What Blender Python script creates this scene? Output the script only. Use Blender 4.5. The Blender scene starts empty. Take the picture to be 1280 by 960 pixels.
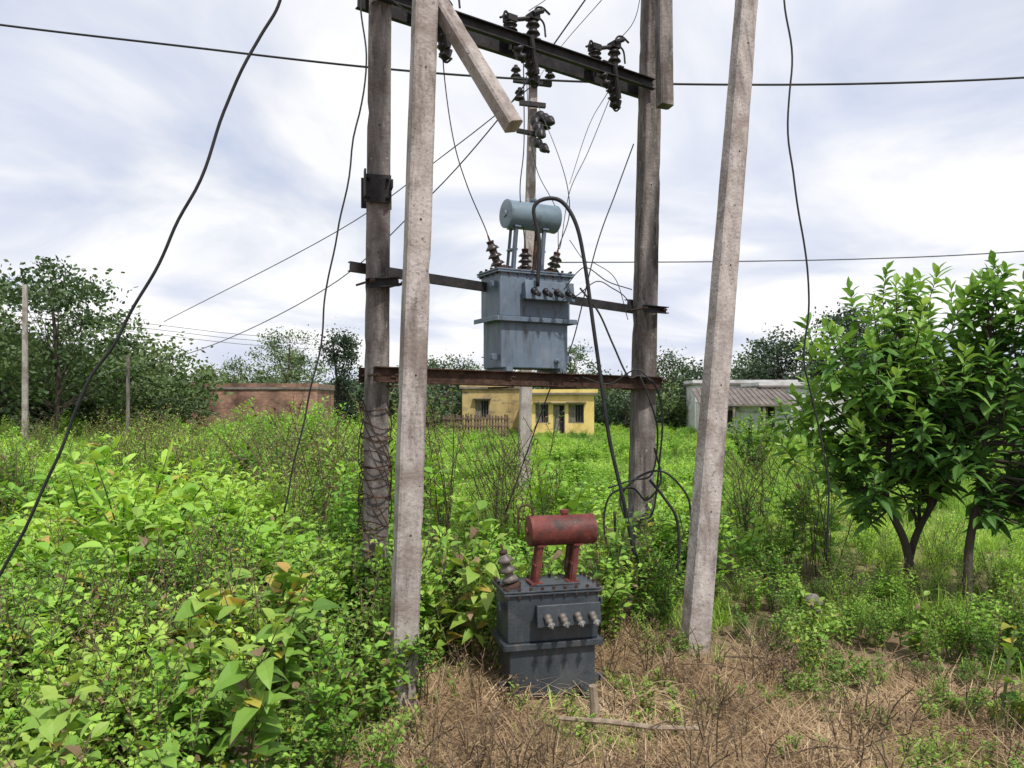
import bpy, math, random
import numpy as np
from mathutils import Vector, Matrix, noise as mnoise
R = random.Random(7)
scene = bpy.context.scene
H0 = 1.6
def S(x, y, d):
    return Vector(((x-640)/960*d, d, H0+(500-y)/960*d))
def drop(y): return -.021*min(max(0,y-9),45)

# ---------------------------------------------------------------- materials
def nmat(name):
    m = bpy.data.materials.new(name); m.use_nodes = True
    nt = m.node_tree
    return m, nt.nodes, nt.links, nt.nodes['Principled BSDF']
def ramp(N, stops):
    r = N.new('ShaderNodeValToRGB'); e = r.color_ramp.elements
    while len(e) < len(stops): e.new(0.5)
    for i, (p, c) in enumerate(stops):
        e[i].position = p; e[i].color = (*c, 1)
    return r
def surf(name, stops, scale=(6,6,6), detail=8, rough=0.8, bump=0.3, bscale=60, metal=0, stains=None, dist=0.0, spec=0.3, stains2=None, stains3=None):
    m, N, L, B = nmat(name)
    tc = N.new('ShaderNodeTexCoord'); mp = N.new('ShaderNodeMapping')
    mp.inputs['Scale'].default_value = scale
    L.new(tc.outputs['Object'], mp.inputs[0])
    nz = N.new('ShaderNodeTexNoise'); nz.inputs['Scale'].default_value = 1; nz.inputs['Detail'].default_value = detail
    nz.inputs['Roughness'].default_value = 0.65; nz.inputs['Distortion'].default_value = dist
    L.new(mp.outputs[0], nz.inputs['Vector'])
    r = ramp(N, stops); L.new(nz.outputs['Fac'], r.inputs[0])
    col = r.outputs[0]
    for st in (stains, stains2, stains3):
        if not st: continue
        sc, c, lo, hi = st
        mp2 = N.new('ShaderNodeMapping'); mp2.inputs['Scale'].default_value = sc; mp2.inputs['Location'].default_value=(sc[0],sc[1]*.3,1); L.new(tc.outputs['Object'], mp2.inputs[0])
        n2 = N.new('ShaderNodeTexNoise'); n2.inputs['Scale'].default_value = 1; n2.inputs['Detail'].default_value = 6; n2.inputs['Roughness'].default_value = .7
        L.new(mp2.outputs[0], n2.inputs['Vector'])
        mr = N.new('ShaderNodeMapRange'); mr.inputs[1].default_value = lo; mr.inputs[2].default_value = hi
        L.new(n2.outputs['Fac'], mr.inputs[0])
        mx = N.new('ShaderNodeMixRGB'); L.new(mr.outputs[0], mx.inputs[0]); L.new(col, mx.inputs[1]); mx.inputs[2].default_value = (*c, 1)
        col = mx.outputs[0]
    L.new(col, B.inputs['Base Color'])
    B.inputs['Roughness'].default_value = rough; B.inputs['Metallic'].default_value = metal
    B.inputs['Specular IOR Level'].default_value = spec
    if bump:
        n3 = N.new('ShaderNodeTexNoise'); n3.inputs['Scale'].default_value = bscale; n3.inputs['Detail'].default_value = 6
        L.new(tc.outputs['Object'], n3.inputs['Vector'])
        b = N.new('ShaderNodeBump'); b.inputs['Strength'].default_value = bump; b.inputs['Distance'].default_value = 0.01
        L.new(n3.outputs['Fac'], b.inputs['Height']); L.new(b.outputs[0], B.inputs['Normal'])
    return m
def leafmat(name, stops, trans=0.35, nscale=0.35, wt=(0.45,0.25,0.45)):
    m, N, L, B = nmat(name)
    at = N.new('ShaderNodeAttribute'); at.attribute_name = 'tint'
    oi = N.new('ShaderNodeObjectInfo'); ge = N.new('ShaderNodeNewGeometry')
    nz = N.new('ShaderNodeTexNoise'); nz.inputs['Scale'].default_value = nscale; nz.inputs['Detail'].default_value = 1
    L.new(ge.outputs['Position'], nz.inputs['Vector'])
    def mul(a, k):
        q = N.new('ShaderNodeMath'); q.operation = 'MULTIPLY'; L.new(a, q.inputs[0]); q.inputs[1].default_value = k; return q.outputs[0]
    def add(a, b):
        q = N.new('ShaderNodeMath'); q.operation = 'ADD'; L.new(a, q.inputs[0]); L.new(b, q.inputs[1]); return q.outputs[0]
    mr = N.new('ShaderNodeMapRange'); mr.inputs[1].default_value = .3; mr.inputs[2].default_value = .7; L.new(nz.outputs['Fac'], mr.inputs[0])
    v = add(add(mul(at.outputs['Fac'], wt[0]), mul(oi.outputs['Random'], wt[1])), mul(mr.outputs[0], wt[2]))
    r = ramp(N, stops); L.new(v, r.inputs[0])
    L.new(r.outputs[0], B.inputs['Base Color']); B.inputs['Roughness'].default_value = .5; B.inputs['Specular IOR Level'].default_value = .35
    tr = N.new('ShaderNodeBsdfTranslucent'); 
    hs = N.new('ShaderNodeMixRGB'); hs.blend_type='MULTIPLY'; hs.inputs[0].default_value=1; L.new(r.outputs[0], hs.inputs[1]); hs.inputs[2].default_value=(1.5,1.35,0.8,1)
    L.new(hs.outputs[0], tr.inputs[0])
    mx = N.new('ShaderNodeMixShader'); mx.inputs[0].default_value = trans
    L.new(B.outputs[0], mx.inputs[1]); L.new(tr.outputs[0], mx.inputs[2])
    L.new(mx.outputs[0], N['Material Output'].inputs[0])
    return m

M = {}
M['conc'] = surf('weathered_concrete', [(.25,(.19,.165,.158)),(.45,(.32,.287,.275)),(.7,(.44,.40,.385))], (14,14,3.5), 10, .9, .7, 45, stains=((7,7,1.6),(.13,.105,.098),.52,.68), stains2=((50,50,50),(.09,.075,.07),.57,.67), stains3=((2,2,3.5),(.20,.165,.150),.5,.64))
M['conc_d'] = surf('dark_weathered_concrete', [(.25,(.075,.065,.062)),(.5,(.165,.145,.14)),(.75,(.29,.262,.25))], (16,16,3), 10, .9, .7, 45, stains=((9,9,1.6),(.045,.038,.037),.48,.64), stains2=((34,34,18),(.34,.31,.29),.60,.70), stains3=((3,3,4),(.10,.08,.074),.5,.64))
M['rust'] = surf('rusted_steel', [(.3,(.022,.014,.011)),(.5,(.06,.033,.024)),(.75,(.13,.08,.06))], (14,14,14), 8, .8, .4, 90, metal=.2)
M['dark'] = surf('dark_steel', [(.3,(.012,.012,.015)),(.7,(.042,.038,.04))], (12,12,12), 6, .65, .3, 90, metal=.3)
M['blue'] = surf('blue_grey_enamel', [(.3,(.08,.11,.155)),(.6,(.12,.16,.215)),(.8,(.18,.225,.285))], (5,5,3), 9, .5, .15, 60, stains=((18,18,2.5),(.055,.055,.06),.53,.70), spec=.45, stains2=((30,30,12),(.12,.075,.055),.63,.74), stains3=((3,3,3),(.18,.21,.26),.55,.75))
M['bluel'] = surf('pale_blue_enamel', [(.3,(.10,.15,.195)),(.7,(.18,.245,.30))], (6,6,6), 8, .45, .1, 60, stains=((10,10,9),(.08,.075,.075),.56,.72), spec=.5, stains2=((25,25,25),(.14,.08,.055),.63,.72))
M['grey'] = surf('charcoal_enamel', [(.3,(.020,.026,.034)),(.55,(.038,.048,.060)),(.8,(.075,.086,.10))], (5,5,3), 10, .5, .2, 60, stains=((16,16,2.5),(.105,.09,.075),.57,.76), spec=.5, stains2=((3,3,3),(.08,.085,.09),.52,.74))
M['red'] = surf('red_oxide_paint', [(.3,(.07,.018,.016)),(.5,(.135,.030,.026)),(.8,(.22,.075,.06))], (8,8,8), 10, .6, .25, 60, stains=((18,18,12),(.28,.20,.17),.60,.76), spec=.4, stains2=((10,10,10),(.04,.022,.018),.50,.66))
M['porc'] = surf('brown_porcelain', [(.3,(.02,.015,.015)),(.7,(.055,.042,.042))], (10,10,10), 4, .3, 0, spec=.6)
M['porcd'] = surf('dark_porcelain', [(.3,(.008,.007,.009)),(.7,(.024,.02,.022))], (10,10,10), 4, .45, 0, spec=.35)  # darker, less glossy porcelain than the brown one
M['porcg'] = surf('dusty_porcelain', [(.3,(.06,.05,.045)),(.7,(.17,.145,.13))], (20,20,20), 5, .5, .1, spec=.5)
M['metal'] = surf('dull_aluminium', [(.3,(.25,.25,.25)),(.7,(.5,.5,.5))], (20,20,20), 5, .45, .1, metal=.7)
M['cable'] = surf('black_cable_sheath', [(.3,(.012,.012,.015)),(.7,(.03,.03,.035))], (10,10,10), 3, .6, 0)
M['wire'] = surf('stranded_wire', [(.3,(.05,.055,.07)),(.7,(.10,.10,.12))], (10,10,10), 3, .5, 0, metal=.3)
M['wood'] = surf('grey_wood', [(.3,(.12,.09,.065)),(.7,(.36,.29,.22))], (30,30,4), 8, .9, .4)
M['fencew'] = surf('fence_timber', [(.3,(.06,.04,.03)),(.7,(.19,.13,.095))], (10,10,4), 8, .9, .3)
M['bark'] = surf('tree_bark', [(.3,(.025,.02,.017)),(.7,(.085,.07,.056))], (14,14,4), 8, .95, .6, 50)
M['stem'] = surf('green_stem', [(.3,(.06,.09,.03)),(.7,(.13,.13,.05))], (10,10,10), 2, .8, 0)
M['stemd'] = surf('dry_stem', [(.3,(.05,.035,.025)),(.7,(.17,.12,.08))], (10,10,10), 2, .9, 0)
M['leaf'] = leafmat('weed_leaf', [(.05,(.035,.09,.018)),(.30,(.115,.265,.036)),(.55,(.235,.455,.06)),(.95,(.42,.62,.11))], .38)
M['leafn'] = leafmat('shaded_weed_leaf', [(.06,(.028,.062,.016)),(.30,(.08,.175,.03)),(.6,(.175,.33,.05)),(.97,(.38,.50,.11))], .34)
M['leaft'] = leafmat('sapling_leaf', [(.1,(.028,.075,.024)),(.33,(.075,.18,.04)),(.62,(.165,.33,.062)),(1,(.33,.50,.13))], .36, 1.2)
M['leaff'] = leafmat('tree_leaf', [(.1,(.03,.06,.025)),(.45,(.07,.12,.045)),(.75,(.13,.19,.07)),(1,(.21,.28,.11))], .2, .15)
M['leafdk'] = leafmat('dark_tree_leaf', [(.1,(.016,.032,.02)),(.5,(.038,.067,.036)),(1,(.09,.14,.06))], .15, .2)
M['leafy'] = leafmat('yellowed_leaf', [(.1,(.16,.22,.03)),(.5,(.42,.38,.06)),(.95,(.5,.30,.12))], .3)
M['leafd'] = leafmat('dead_leaf', [(.1,(.06,.04,.025)),(.5,(.15,.10,.06)),(.95,(.33,.24,.13))], .2)
M['straw'] = leafmat('dry_grass', [(.1,(.15,.10,.06)),(.5,(.38,.27,.165)),(.95,(.62,.49,.32))], .2, 1.5)
M['grass'] = leafmat('green_grass', [(.08,(.07,.15,.025)),(.45,(.21,.39,.05)),(.95,(.43,.60,.12))], .35)

# ---------------------------------------------------------------- mesh helpers
class MB:
    def __init__(s): s.v=[]; s.f=[]; s.m=[]; s.t=[]
    def add(s, vs, fs, mat=0, t=.5):
        o=len(s.v); s.v.extend([tuple(q) for q in vs]); s.f.extend([tuple(i+o for i in f) for f in fs])
        s.m.extend([mat]*len(fs)); s.t.extend([t]*len(vs))
    def obj(s, name, mats, parent=None, smooth=False, bevel=0, link=True):
        me=bpy.data.meshes.new(name); me.from_pydata(s.v,[],s.f)
        for m in mats: me.materials.append(M[m])
        me.polygons.foreach_set('material_index', s.m)
        if smooth: me.polygons.foreach_set('use_smooth',[True]*len(s.f))
        a=me.attributes.new('tint','FLOAT','POINT'); a.data.foreach_set('value', s.t)
        me.update()
        ob=bpy.data.objects.new(name, me)
        if link: scene.collection.objects.link(ob)
        if parent: ob.parent=parent
        if bevel:
            b=ob.modifiers.new('bevel','BEVEL'); b.width=bevel; b.segments=2; b.limit_method='ANGLE'
        return ob
def empty(name, loc=(0,0,0), rz=0, sc=1):
    e=bpy.data.objects.new(name,None); e.location=loc; e.rotation_euler=(0,0,rz); e.scale=(sc,sc,sc); e.empty_display_size=.2
    scene.collection.objects.link(e); return e
def box(mb, c, size, rot=None, mat=0):
    x,y,z=[q/2 for q in size]; c=Vector(c)
    vs=[Vector((sx*x,sy*y,sz*z)) for sz in(-1,1) for sy in(-1,1) for sx in(-1,1)]
    if rot is not None: vs=[rot@v for v in vs]
    mb.add([c+v for v in vs],[(0,2,3,1),(4,5,7,6),(0,1,5,4),(2,6,7,3),(0,4,6,2),(1,3,7,5)],mat)
def RX(a): return Matrix.Rotation(a,3,'X')
def RY(a): return Matrix.Rotation(a,3,'Y')
def RZ(a): return Matrix.Rotation(a,3,'Z')
def frame(d):
    d=d.normalized(); a=Vector((0,0,1)) if abs(d.z)<.95 else Vector((1,0,0))
    u=d.cross(a).normalized(); return u, d.cross(u).normalized()
def tube(mb, pts, rad, n=6, mat=0, t=.5, cap=True):
    k=len(pts); vs=[]; fs=[]
    if not hasattr(rad,'__len__'): rad=[rad]*k
    u=None
    for i,p in enumerate(pts):
        d=(pts[min(i+1,k-1)]-pts[max(i-1,0)])
        if d.length<1e-9: d=Vector((0,0,1))
        d.normalize()
        if u is None: u,_=frame(d)
        u=(u-d*u.dot(d)); 
        if u.length<1e-6: u,_=frame(d)
        u.normalize(); w=d.cross(u)
        for j in range(n):
            a=2*math.pi*j/n; vs.append(p+(u*math.cos(a)+w*math.sin(a))*rad[i])
    for i in range(k-1):
        for j in range(n):
            fs.append((i*n+j,i*n+(j+1)%n,(i+1)*n+(j+1)%n,(i+1)*n+j))
    if cap: fs.append(tuple(range(n))[::-1]); fs.append(tuple((k-1)*n+j for j in range(n)))
    mb.add(vs,fs,mat,t)
def lathe(mb, p0, p1, prof, n=20, mat=0):
    p0=Vector(p0);p1=Vector(p1); d=(p1-p0); L=d.length; d.normalize(); u,w=frame(d)
    vs=[];fs=[];k=len(prof)
    for (s,r) in prof:
        for j in range(n):
            a=2*math.pi*j/n; vs.append(p0+d*L*s+(u*math.cos(a)+w*math.sin(a))*r)
    for i in range(k-1):
        for j in range(n): fs.append((i*n+j,i*n+(j+1)%n,(i+1)*n+(j+1)%n,(i+1)*n+j))
    fs.append(tuple(range(n))[::-1]); fs.append(tuple((k-1)*n+j for j in range(n)))
    mb.add(vs,fs,mat)
def insul(mb, p0, p1, r, sheds, mat=0, core=.42):
    prof=[(0,r*core)]
    for i in range(sheds):
        a=(i+.15)/sheds; b=(i+.55)/sheds; c=(i+.7)/sheds
        rr=r*(1-.12*i/sheds)
        prof+=[(a,r*core),(a+.02,rr),(b,rr*.75),(c,r*core)]
    prof+=[(1,r*core*.8)]
    lathe(mb,p0,p1,prof,16,mat)
def cr(pts, n=8):
    P=[pts[0]*2-pts[1]]+list(pts)+[pts[-1]*2-pts[-2]]; out=[]
    for i in range(1,len(P)-2):
        for k in range(n):
            t=k/n; a,b,c,d=P[i-1],P[i],P[i+1],P[i+2]
            out.append(.5*((2*b)+(c-a)*t+(2*a-5*b+4*c-d)*t*t+(3*b-a-3*c+d)*t**3))
    out.append(pts[-1]); return out
def leaf(mb, base, d, L, W, droop=.3, mat=0, t=.5, st=3, roll=None, fold=.25):
    d=d.normalized(); up=Vector((0,0,1)) if abs(d.z)<.9 else Vector((R.uniform(-1,1),R.uniform(-1,1),.1)).normalized()
    side=d.cross(up).normalized(); nn=side.cross(d).normalized()
    if roll is None: roll=R.uniform(-.6,.6)
    s2=side*math.cos(roll)+nn*math.sin(roll); n2=nn*math.cos(roll)-side*math.sin(roll)
    vs=[base]; fs=[]
    for i in range(st):
        s=(i+1)/(st+1); c=base+d*L*s+Vector((0,0,-droop*L*s*s)); w=W*.5*math.sin(math.pi*s**.85)
        vs+=[c-s2*w+n2*w*fold, c, c+s2*w+n2*w*fold]
    vs.append(base+d*L+Vector((0,0,-droop*L)))
    fs+=[(0,2,1),(0,3,2)]
    for i in range(st-1):
        a=1+i*3; fs+=[(a,a+1,a+4,a+3),(a+1,a+2,a+5,a+4)]
    a=1+(st-1)*3; e=len(vs)-1; fs+=[(a,a+1,e),(a+1,a+2,e)]
    mb.add(vs,fs,mat,t)
def blade(mb, base, d, L, W, droop, mat=0, t=.5, st=4):
    side=d.cross(Vector((0,0,1)))
    if side.length<.05: side=Vector((R.uniform(-1,1),R.uniform(-1,1),0))
    side.normalize(); vs=[];fs=[]
    for i in range(st):
        s=i/st; c=base+d*L*s+Vector((0,0,-droop*L*s*s)); w=W*.5*(1-s*s*.7); vs+=[c-side*w,c+side*w]
    vs.append(base+d*L+Vector((0,0,-droop*L)))
    for i in range(st-1): fs.append((2*i,2*i+1,2*i+3,2*i+2))
    fs.append((2*st-2,2*st-1,2*st)); mb.add(vs,fs,mat,t)
def rdir(el0, el1):
    a=R.uniform(0,2*math.pi); e=math.radians(R.uniform(el0,el1)); return Vector((math.cos(a)*math.cos(e),math.sin(a)*math.cos(e),math.sin(e)))

# ---------------------------------------------------------------- plant templates
PM={}
def T(name, mb, mats):
    o=mb.obj(name, mats, smooth=False, link=False); PM[o]=(mb,mats); return o
def weed(name, h, nst, LL, LW, mats, spread=.35, node=.045, sidebr=2, yel=0.03, dead=0., start=.15, droop=.35, st=3):
    mb=MB()
    for k in range(nst):
        az=R.uniform(0,6.28); lean=R.uniform(.05,spread); hh=h*R.uniform(.7,1.05)
        b=Vector((R.uniform(-.06,.06),R.uniform(-.06,.06),0))
        top=b+Vector((math.cos(az)*lean*hh,math.sin(az)*lean*hh,hh))
        mid=(b+top)/2+Vector((R.uniform(-.03,.03),R.uniform(-.03,.03),.03))
        pts=cr([b,mid,top],5); tube(mb,pts,[.005*(1-.7*i/len(pts)) for i in range(len(pts))],3,0,cap=False)
        stems=[pts]
        for q in range(sidebr):
            i=R.randint(3,len(pts)-3); p=pts[i]; dd=rdir(25,60); l=hh*R.uniform(.2,.4)
            sp=cr([p,p+dd*l*.5,p+dd*l+Vector((0,0,l*.2))],3); tube(mb,sp,.0025,3,0,cap=False); stems.append(sp)
        for si,sp in enumerate(stems):
            Ltot=sum((sp[i+1]-sp[i]).length for i in range(len(sp)-1)); n=int(Ltot/node)
            a0=R.uniform(0,6.28)
            for j in range(n):
                f=(start if si==0 else .1)+(1-(start if si==0 else .1))*(j+.5)/n
                x=f*(len(sp)-1); i=min(int(x),len(sp)-2); p=sp[i].lerp(sp[i+1],x-i)
                for sgn in (0,math.pi):
                    if R.random()<.12: continue
                    a=a0+j*1.57+sgn+R.uniform(-.4,.4); e=math.radians(R.uniform(0,35)+25*f)
                    dd=Vector((math.cos(a)*math.cos(e),math.sin(a)*math.cos(e),math.sin(e)))
                    sz=R.uniform(.65,1.1)*(1-.35*f)
                    mt=1
                    r=R.random()
                    if r<yel and f<.7: mt=2
                    elif r<yel+dead: mt=3
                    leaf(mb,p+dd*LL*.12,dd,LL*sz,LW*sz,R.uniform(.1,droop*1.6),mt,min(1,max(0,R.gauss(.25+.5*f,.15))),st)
    return T(name,mb,mats)
def grass(name, n, h, W, mats, mat=0, el=(45,85), droop=(.2,.7), rad=.08, bst=4):
    mb=MB()
    for i in range(n):
        b=Vector((R.gauss(0,rad),R.gauss(0,rad),0)); blade(mb,b,rdir(*el),h*R.uniform(.5,1.1),W*R.uniform(.6,1.2),R.uniform(*droop),mat,R.random(),bst)
    return T(name,mb,mats)
ML=['stem','leaf','leafy','leafd']; MN=['stem','leafn','leafy','leafd']
AM=['stem','leaf','leafy','leafd','grass','leafn','stemd','straw']
def patch(name, kinds, n, rad, s0, s1, tvar=.25, square=True):
    mb=MB()
    for k in range(n):
        o=R.choice(kinds); src,mats=PM[o]; mp=[AM.index(q) for q in mats]
        s=R.uniform(s0,s1); a=R.uniform(0,6.28); ca,sa=math.cos(a)*s,math.sin(a)*s
        px,py=R.uniform(-rad,rad),R.uniform(-rad,rad)
        if math.hypot(px,py)>rad*1.1: px*=.6; py*=.6
        dt=R.uniform(-tvar,tvar); off=len(mb.v); tx,ty=R.uniform(-.12,.12),R.uniform(-.12,.12)
        mb.v.extend([(x*ca-y*sa+px+tx*z*s,x*sa+y*ca+py+ty*z*s,z*s) for x,y,z in src.v]); mb.f.extend([tuple(i+off for i in f) for f in src.f])
        mb.m.extend([mp[q] for q in src.m]); mb.t.extend([min(1,max(0,t+dt)) for t in src.t])
    return mb.obj(name,AM,link=False)
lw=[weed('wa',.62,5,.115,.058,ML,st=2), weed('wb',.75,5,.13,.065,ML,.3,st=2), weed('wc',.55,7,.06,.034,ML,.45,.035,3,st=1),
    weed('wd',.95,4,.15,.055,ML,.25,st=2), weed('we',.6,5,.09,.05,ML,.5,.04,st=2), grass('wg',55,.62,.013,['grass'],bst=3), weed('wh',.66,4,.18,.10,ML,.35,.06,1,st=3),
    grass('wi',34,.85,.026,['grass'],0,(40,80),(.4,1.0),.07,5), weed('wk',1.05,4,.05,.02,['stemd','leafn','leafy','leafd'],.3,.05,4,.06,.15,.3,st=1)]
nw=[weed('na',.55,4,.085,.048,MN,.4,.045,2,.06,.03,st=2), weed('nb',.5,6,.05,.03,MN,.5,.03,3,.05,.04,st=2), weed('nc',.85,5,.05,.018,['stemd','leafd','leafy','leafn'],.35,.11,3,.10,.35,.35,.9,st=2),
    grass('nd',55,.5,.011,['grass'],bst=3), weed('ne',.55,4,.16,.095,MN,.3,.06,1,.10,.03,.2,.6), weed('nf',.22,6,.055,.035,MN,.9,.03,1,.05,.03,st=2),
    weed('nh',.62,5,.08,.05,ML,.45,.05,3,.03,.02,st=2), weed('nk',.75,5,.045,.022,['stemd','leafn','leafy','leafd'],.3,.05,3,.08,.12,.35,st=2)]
colM=bpy.data.collections.new('field_weed_patches'); colFar=bpy.data.collections.new('distant_weed_patches'); colN=bpy.data.collections.new('near_weed_kinds'); colG=bpy.data.collections.new('dry_ground_kinds')
def wl(s): return [lw['abcdeghik'.index(c)] for c in s]
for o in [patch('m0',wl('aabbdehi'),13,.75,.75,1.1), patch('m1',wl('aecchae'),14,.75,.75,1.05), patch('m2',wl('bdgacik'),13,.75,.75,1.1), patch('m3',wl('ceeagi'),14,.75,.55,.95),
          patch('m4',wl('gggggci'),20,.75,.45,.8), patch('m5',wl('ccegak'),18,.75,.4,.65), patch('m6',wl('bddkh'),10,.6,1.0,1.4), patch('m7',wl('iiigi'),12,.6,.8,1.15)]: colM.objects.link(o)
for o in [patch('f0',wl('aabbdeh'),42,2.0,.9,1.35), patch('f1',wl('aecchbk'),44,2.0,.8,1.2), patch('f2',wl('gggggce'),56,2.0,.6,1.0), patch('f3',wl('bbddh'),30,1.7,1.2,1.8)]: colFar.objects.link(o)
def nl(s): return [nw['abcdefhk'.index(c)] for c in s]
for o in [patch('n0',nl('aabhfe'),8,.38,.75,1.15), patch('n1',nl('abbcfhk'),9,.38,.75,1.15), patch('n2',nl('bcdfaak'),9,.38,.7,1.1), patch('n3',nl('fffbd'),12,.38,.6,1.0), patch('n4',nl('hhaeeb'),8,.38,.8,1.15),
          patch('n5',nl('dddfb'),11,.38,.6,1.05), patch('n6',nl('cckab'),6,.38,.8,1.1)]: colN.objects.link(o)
for o in [grass('g0_straw',70,.26,.0045,['straw'],0,(2,45),(.05,.5),.12,3), grass('g1_straw',50,.40,.0055,['straw'],0,(0,22),(.0,.12),.12,3),
          weed('g2_low',.14,5,.04,.026,MN,1.1,.03,0,.1,.05,st=2), grass('g3_green',30,.16,.006,['grass'],0,(20,80),(.1,.6),.06,3),
          weed('g4_twig',.3,4,.04,.012,['stemd','leafd','leafd','leafd'],1.2,.06,2)]: colG.objects.link(o)
def scatter(name, pts, col, parent=None):
    A=np.array(pts,dtype=np.float32); n=len(A)
    me=bpy.data.meshes.new(name); me.vertices.add(n); me.vertices.foreach_set('co',A[:,:3].ravel())
    a=me.attributes.new('rot','FLOAT_VECTOR','POINT'); a.data.foreach_set('vector',A[:,3:6].ravel().copy())
    a=me.attributes.new('scl','FLOAT','POINT'); a.data.foreach_set('value',A[:,6].copy())
    a=me.attributes.new('idx','INT','POINT'); a.data.foreach_set('value',A[:,7].astype(np.int32))
    me.update(); ob=bpy.data.objects.new(name,me); scene.collection.objects.link(ob)
    ng=bpy.data.node_groups.new(name+'_scatter','GeometryNodeTree')
    ng.interface.new_socket('Geometry',in_out='INPUT',socket_type='NodeSocketGeometry'); ng.interface.new_socket('Geometry',in_out='OUTPUT',socket_type='NodeSocketGeometry')
    N=ng.nodes;L=ng.links
    gi=N.new('NodeGroupInput');go=N.new('NodeGroupOutput');ip=N.new('GeometryNodeInstanceOnPoints');ci=N.new('GeometryNodeCollectionInfo')
    ci.inputs['Collection'].default_value=col; ci.inputs['Separate Children'].default_value=True; ci.inputs['Reset Children'].default_value=True
    def na(nm,ty):
        q=N.new('GeometryNodeInputNamedAttribute'); q.data_type=ty; q.inputs['Name'].default_value=nm
        return [o for o in q.outputs if o.name=='Attribute' and o.enabled][0]
    L.new(gi.outputs[0],ip.inputs['Points']); L.new(ci.outputs[0],ip.inputs['Instance']); ip.inputs['Pick Instance'].default_value=True
    L.new(na('idx','INT'),ip.inputs['Instance Index']); 
    e2=N.new('FunctionNodeEulerToRotation'); L.new(na('rot','FLOAT_VECTOR'),e2.inputs[0]); L.new(e2.outputs[0],ip.inputs['Rotation'])
    L.new(na('scl','FLOAT'),ip.inputs['Scale']); L.new(ip.outputs[0],go.inputs[0])
    md=ob.modifiers.new('scatter','NODES'); md.node_group=ng
    return ob
def nz(x,y,s,o=0): return mnoise.noise(Vector((x*s+o,y*s-o,o)))
def inclear(x,y,g=1.0):
    k=((x-.88)/1.28)**2+((y-3.55)/1.15)**2
    return k < g*(1+.5*nz(x,y,1.3,5))
def blocked(x,y,m=0): return (abs(x-.19)<.40+m and abs(y-4.28)<.30+m)

# ---------------------------------------------------------------- ground
def axis(n,near,far):
    t=np.linspace(-1,1,n); return np.sign(t)*(near*np.abs(t)*3+far*np.abs(t)**6)
gm=MB(); xs=axis(161,6,900); ys=axis(161,6,900)+4; n=len(xs)
for y in ys:
    for x in xs:
        z=.025*nz(x,y,1.5)+.01*nz(x,y,6); gm.v.append((x,y,z-.01+drop(y))); gm.t.append(.5)
for j in range(n-1):
    for i in range(n-1): gm.f.append((j*n+i,j*n+i+1,(j+1)*n+i+1,(j+1)*n+i)); gm.m.append(0)
m,N,L,B=nmat('ground_soil_and_grass')
tc=N.new('ShaderNodeTexCoord'); n1=N.new('ShaderNodeTexNoise'); n1.inputs['Scale'].default_value=2.2; n1.inputs['Detail'].default_value=10; n1.inputs['Roughness'].default_value=.75
n2=N.new('ShaderNodeTexNoise'); n2.inputs['Scale'].default_value=.25; n2.inputs['Detail'].default_value=6
n4=N.new('ShaderNodeTexNoise'); n4.inputs['Scale'].default_value=45; n4.inputs['Detail'].default_value=8
for q in (n1,n2,n4): L.new(tc.outputs['Object'],q.inputs['Vector'])
soil=ramp(N,[(.3,(.065,.046,.03)),(.5,(.19,.135,.09)),(.7,(.34,.255,.18))]); L.new(n1.outputs['Fac'],soil.inputs[0])
gr=ramp(N,[(.35,(.08,.15,.02)),(.65,(.18,.30,.035))]); L.new(n2.outputs['Fac'],gr.inputs[0])
sx=N.new('ShaderNodeSeparateXYZ'); L.new(tc.outputs['Object'],sx.inputs[0])
mr=N.new('ShaderNodeMapRange'); mr.inputs[1].default_value=5; mr.inputs[2].default_value=14; L.new(sx.outputs[1],mr.inputs[0])
mx=N.new('ShaderNodeMixRGB'); L.new(mr.outputs[0],mx.inputs[0]); L.new(soil.outputs[0],mx.inputs[1]); L.new(gr.outputs[0],mx.inputs[2]); L.new(mx.outputs[0],B.inputs['Base Color'])
bp=N.new('ShaderNodeBump'); bp.inputs['Strength'].default_value=.8; bp.inputs['Distance'].default_value=.02; L.new(n4.outputs['Fac'],bp.inputs['Height']); L.new(bp.outputs[0],B.inputs['Normal'])
B.inputs['Roughness'].default_value=.95; B.inputs['Specular IOR Level'].default_value=.1
M['ground']=m
gm.obj('ground',['ground'],smooth=True)

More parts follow.
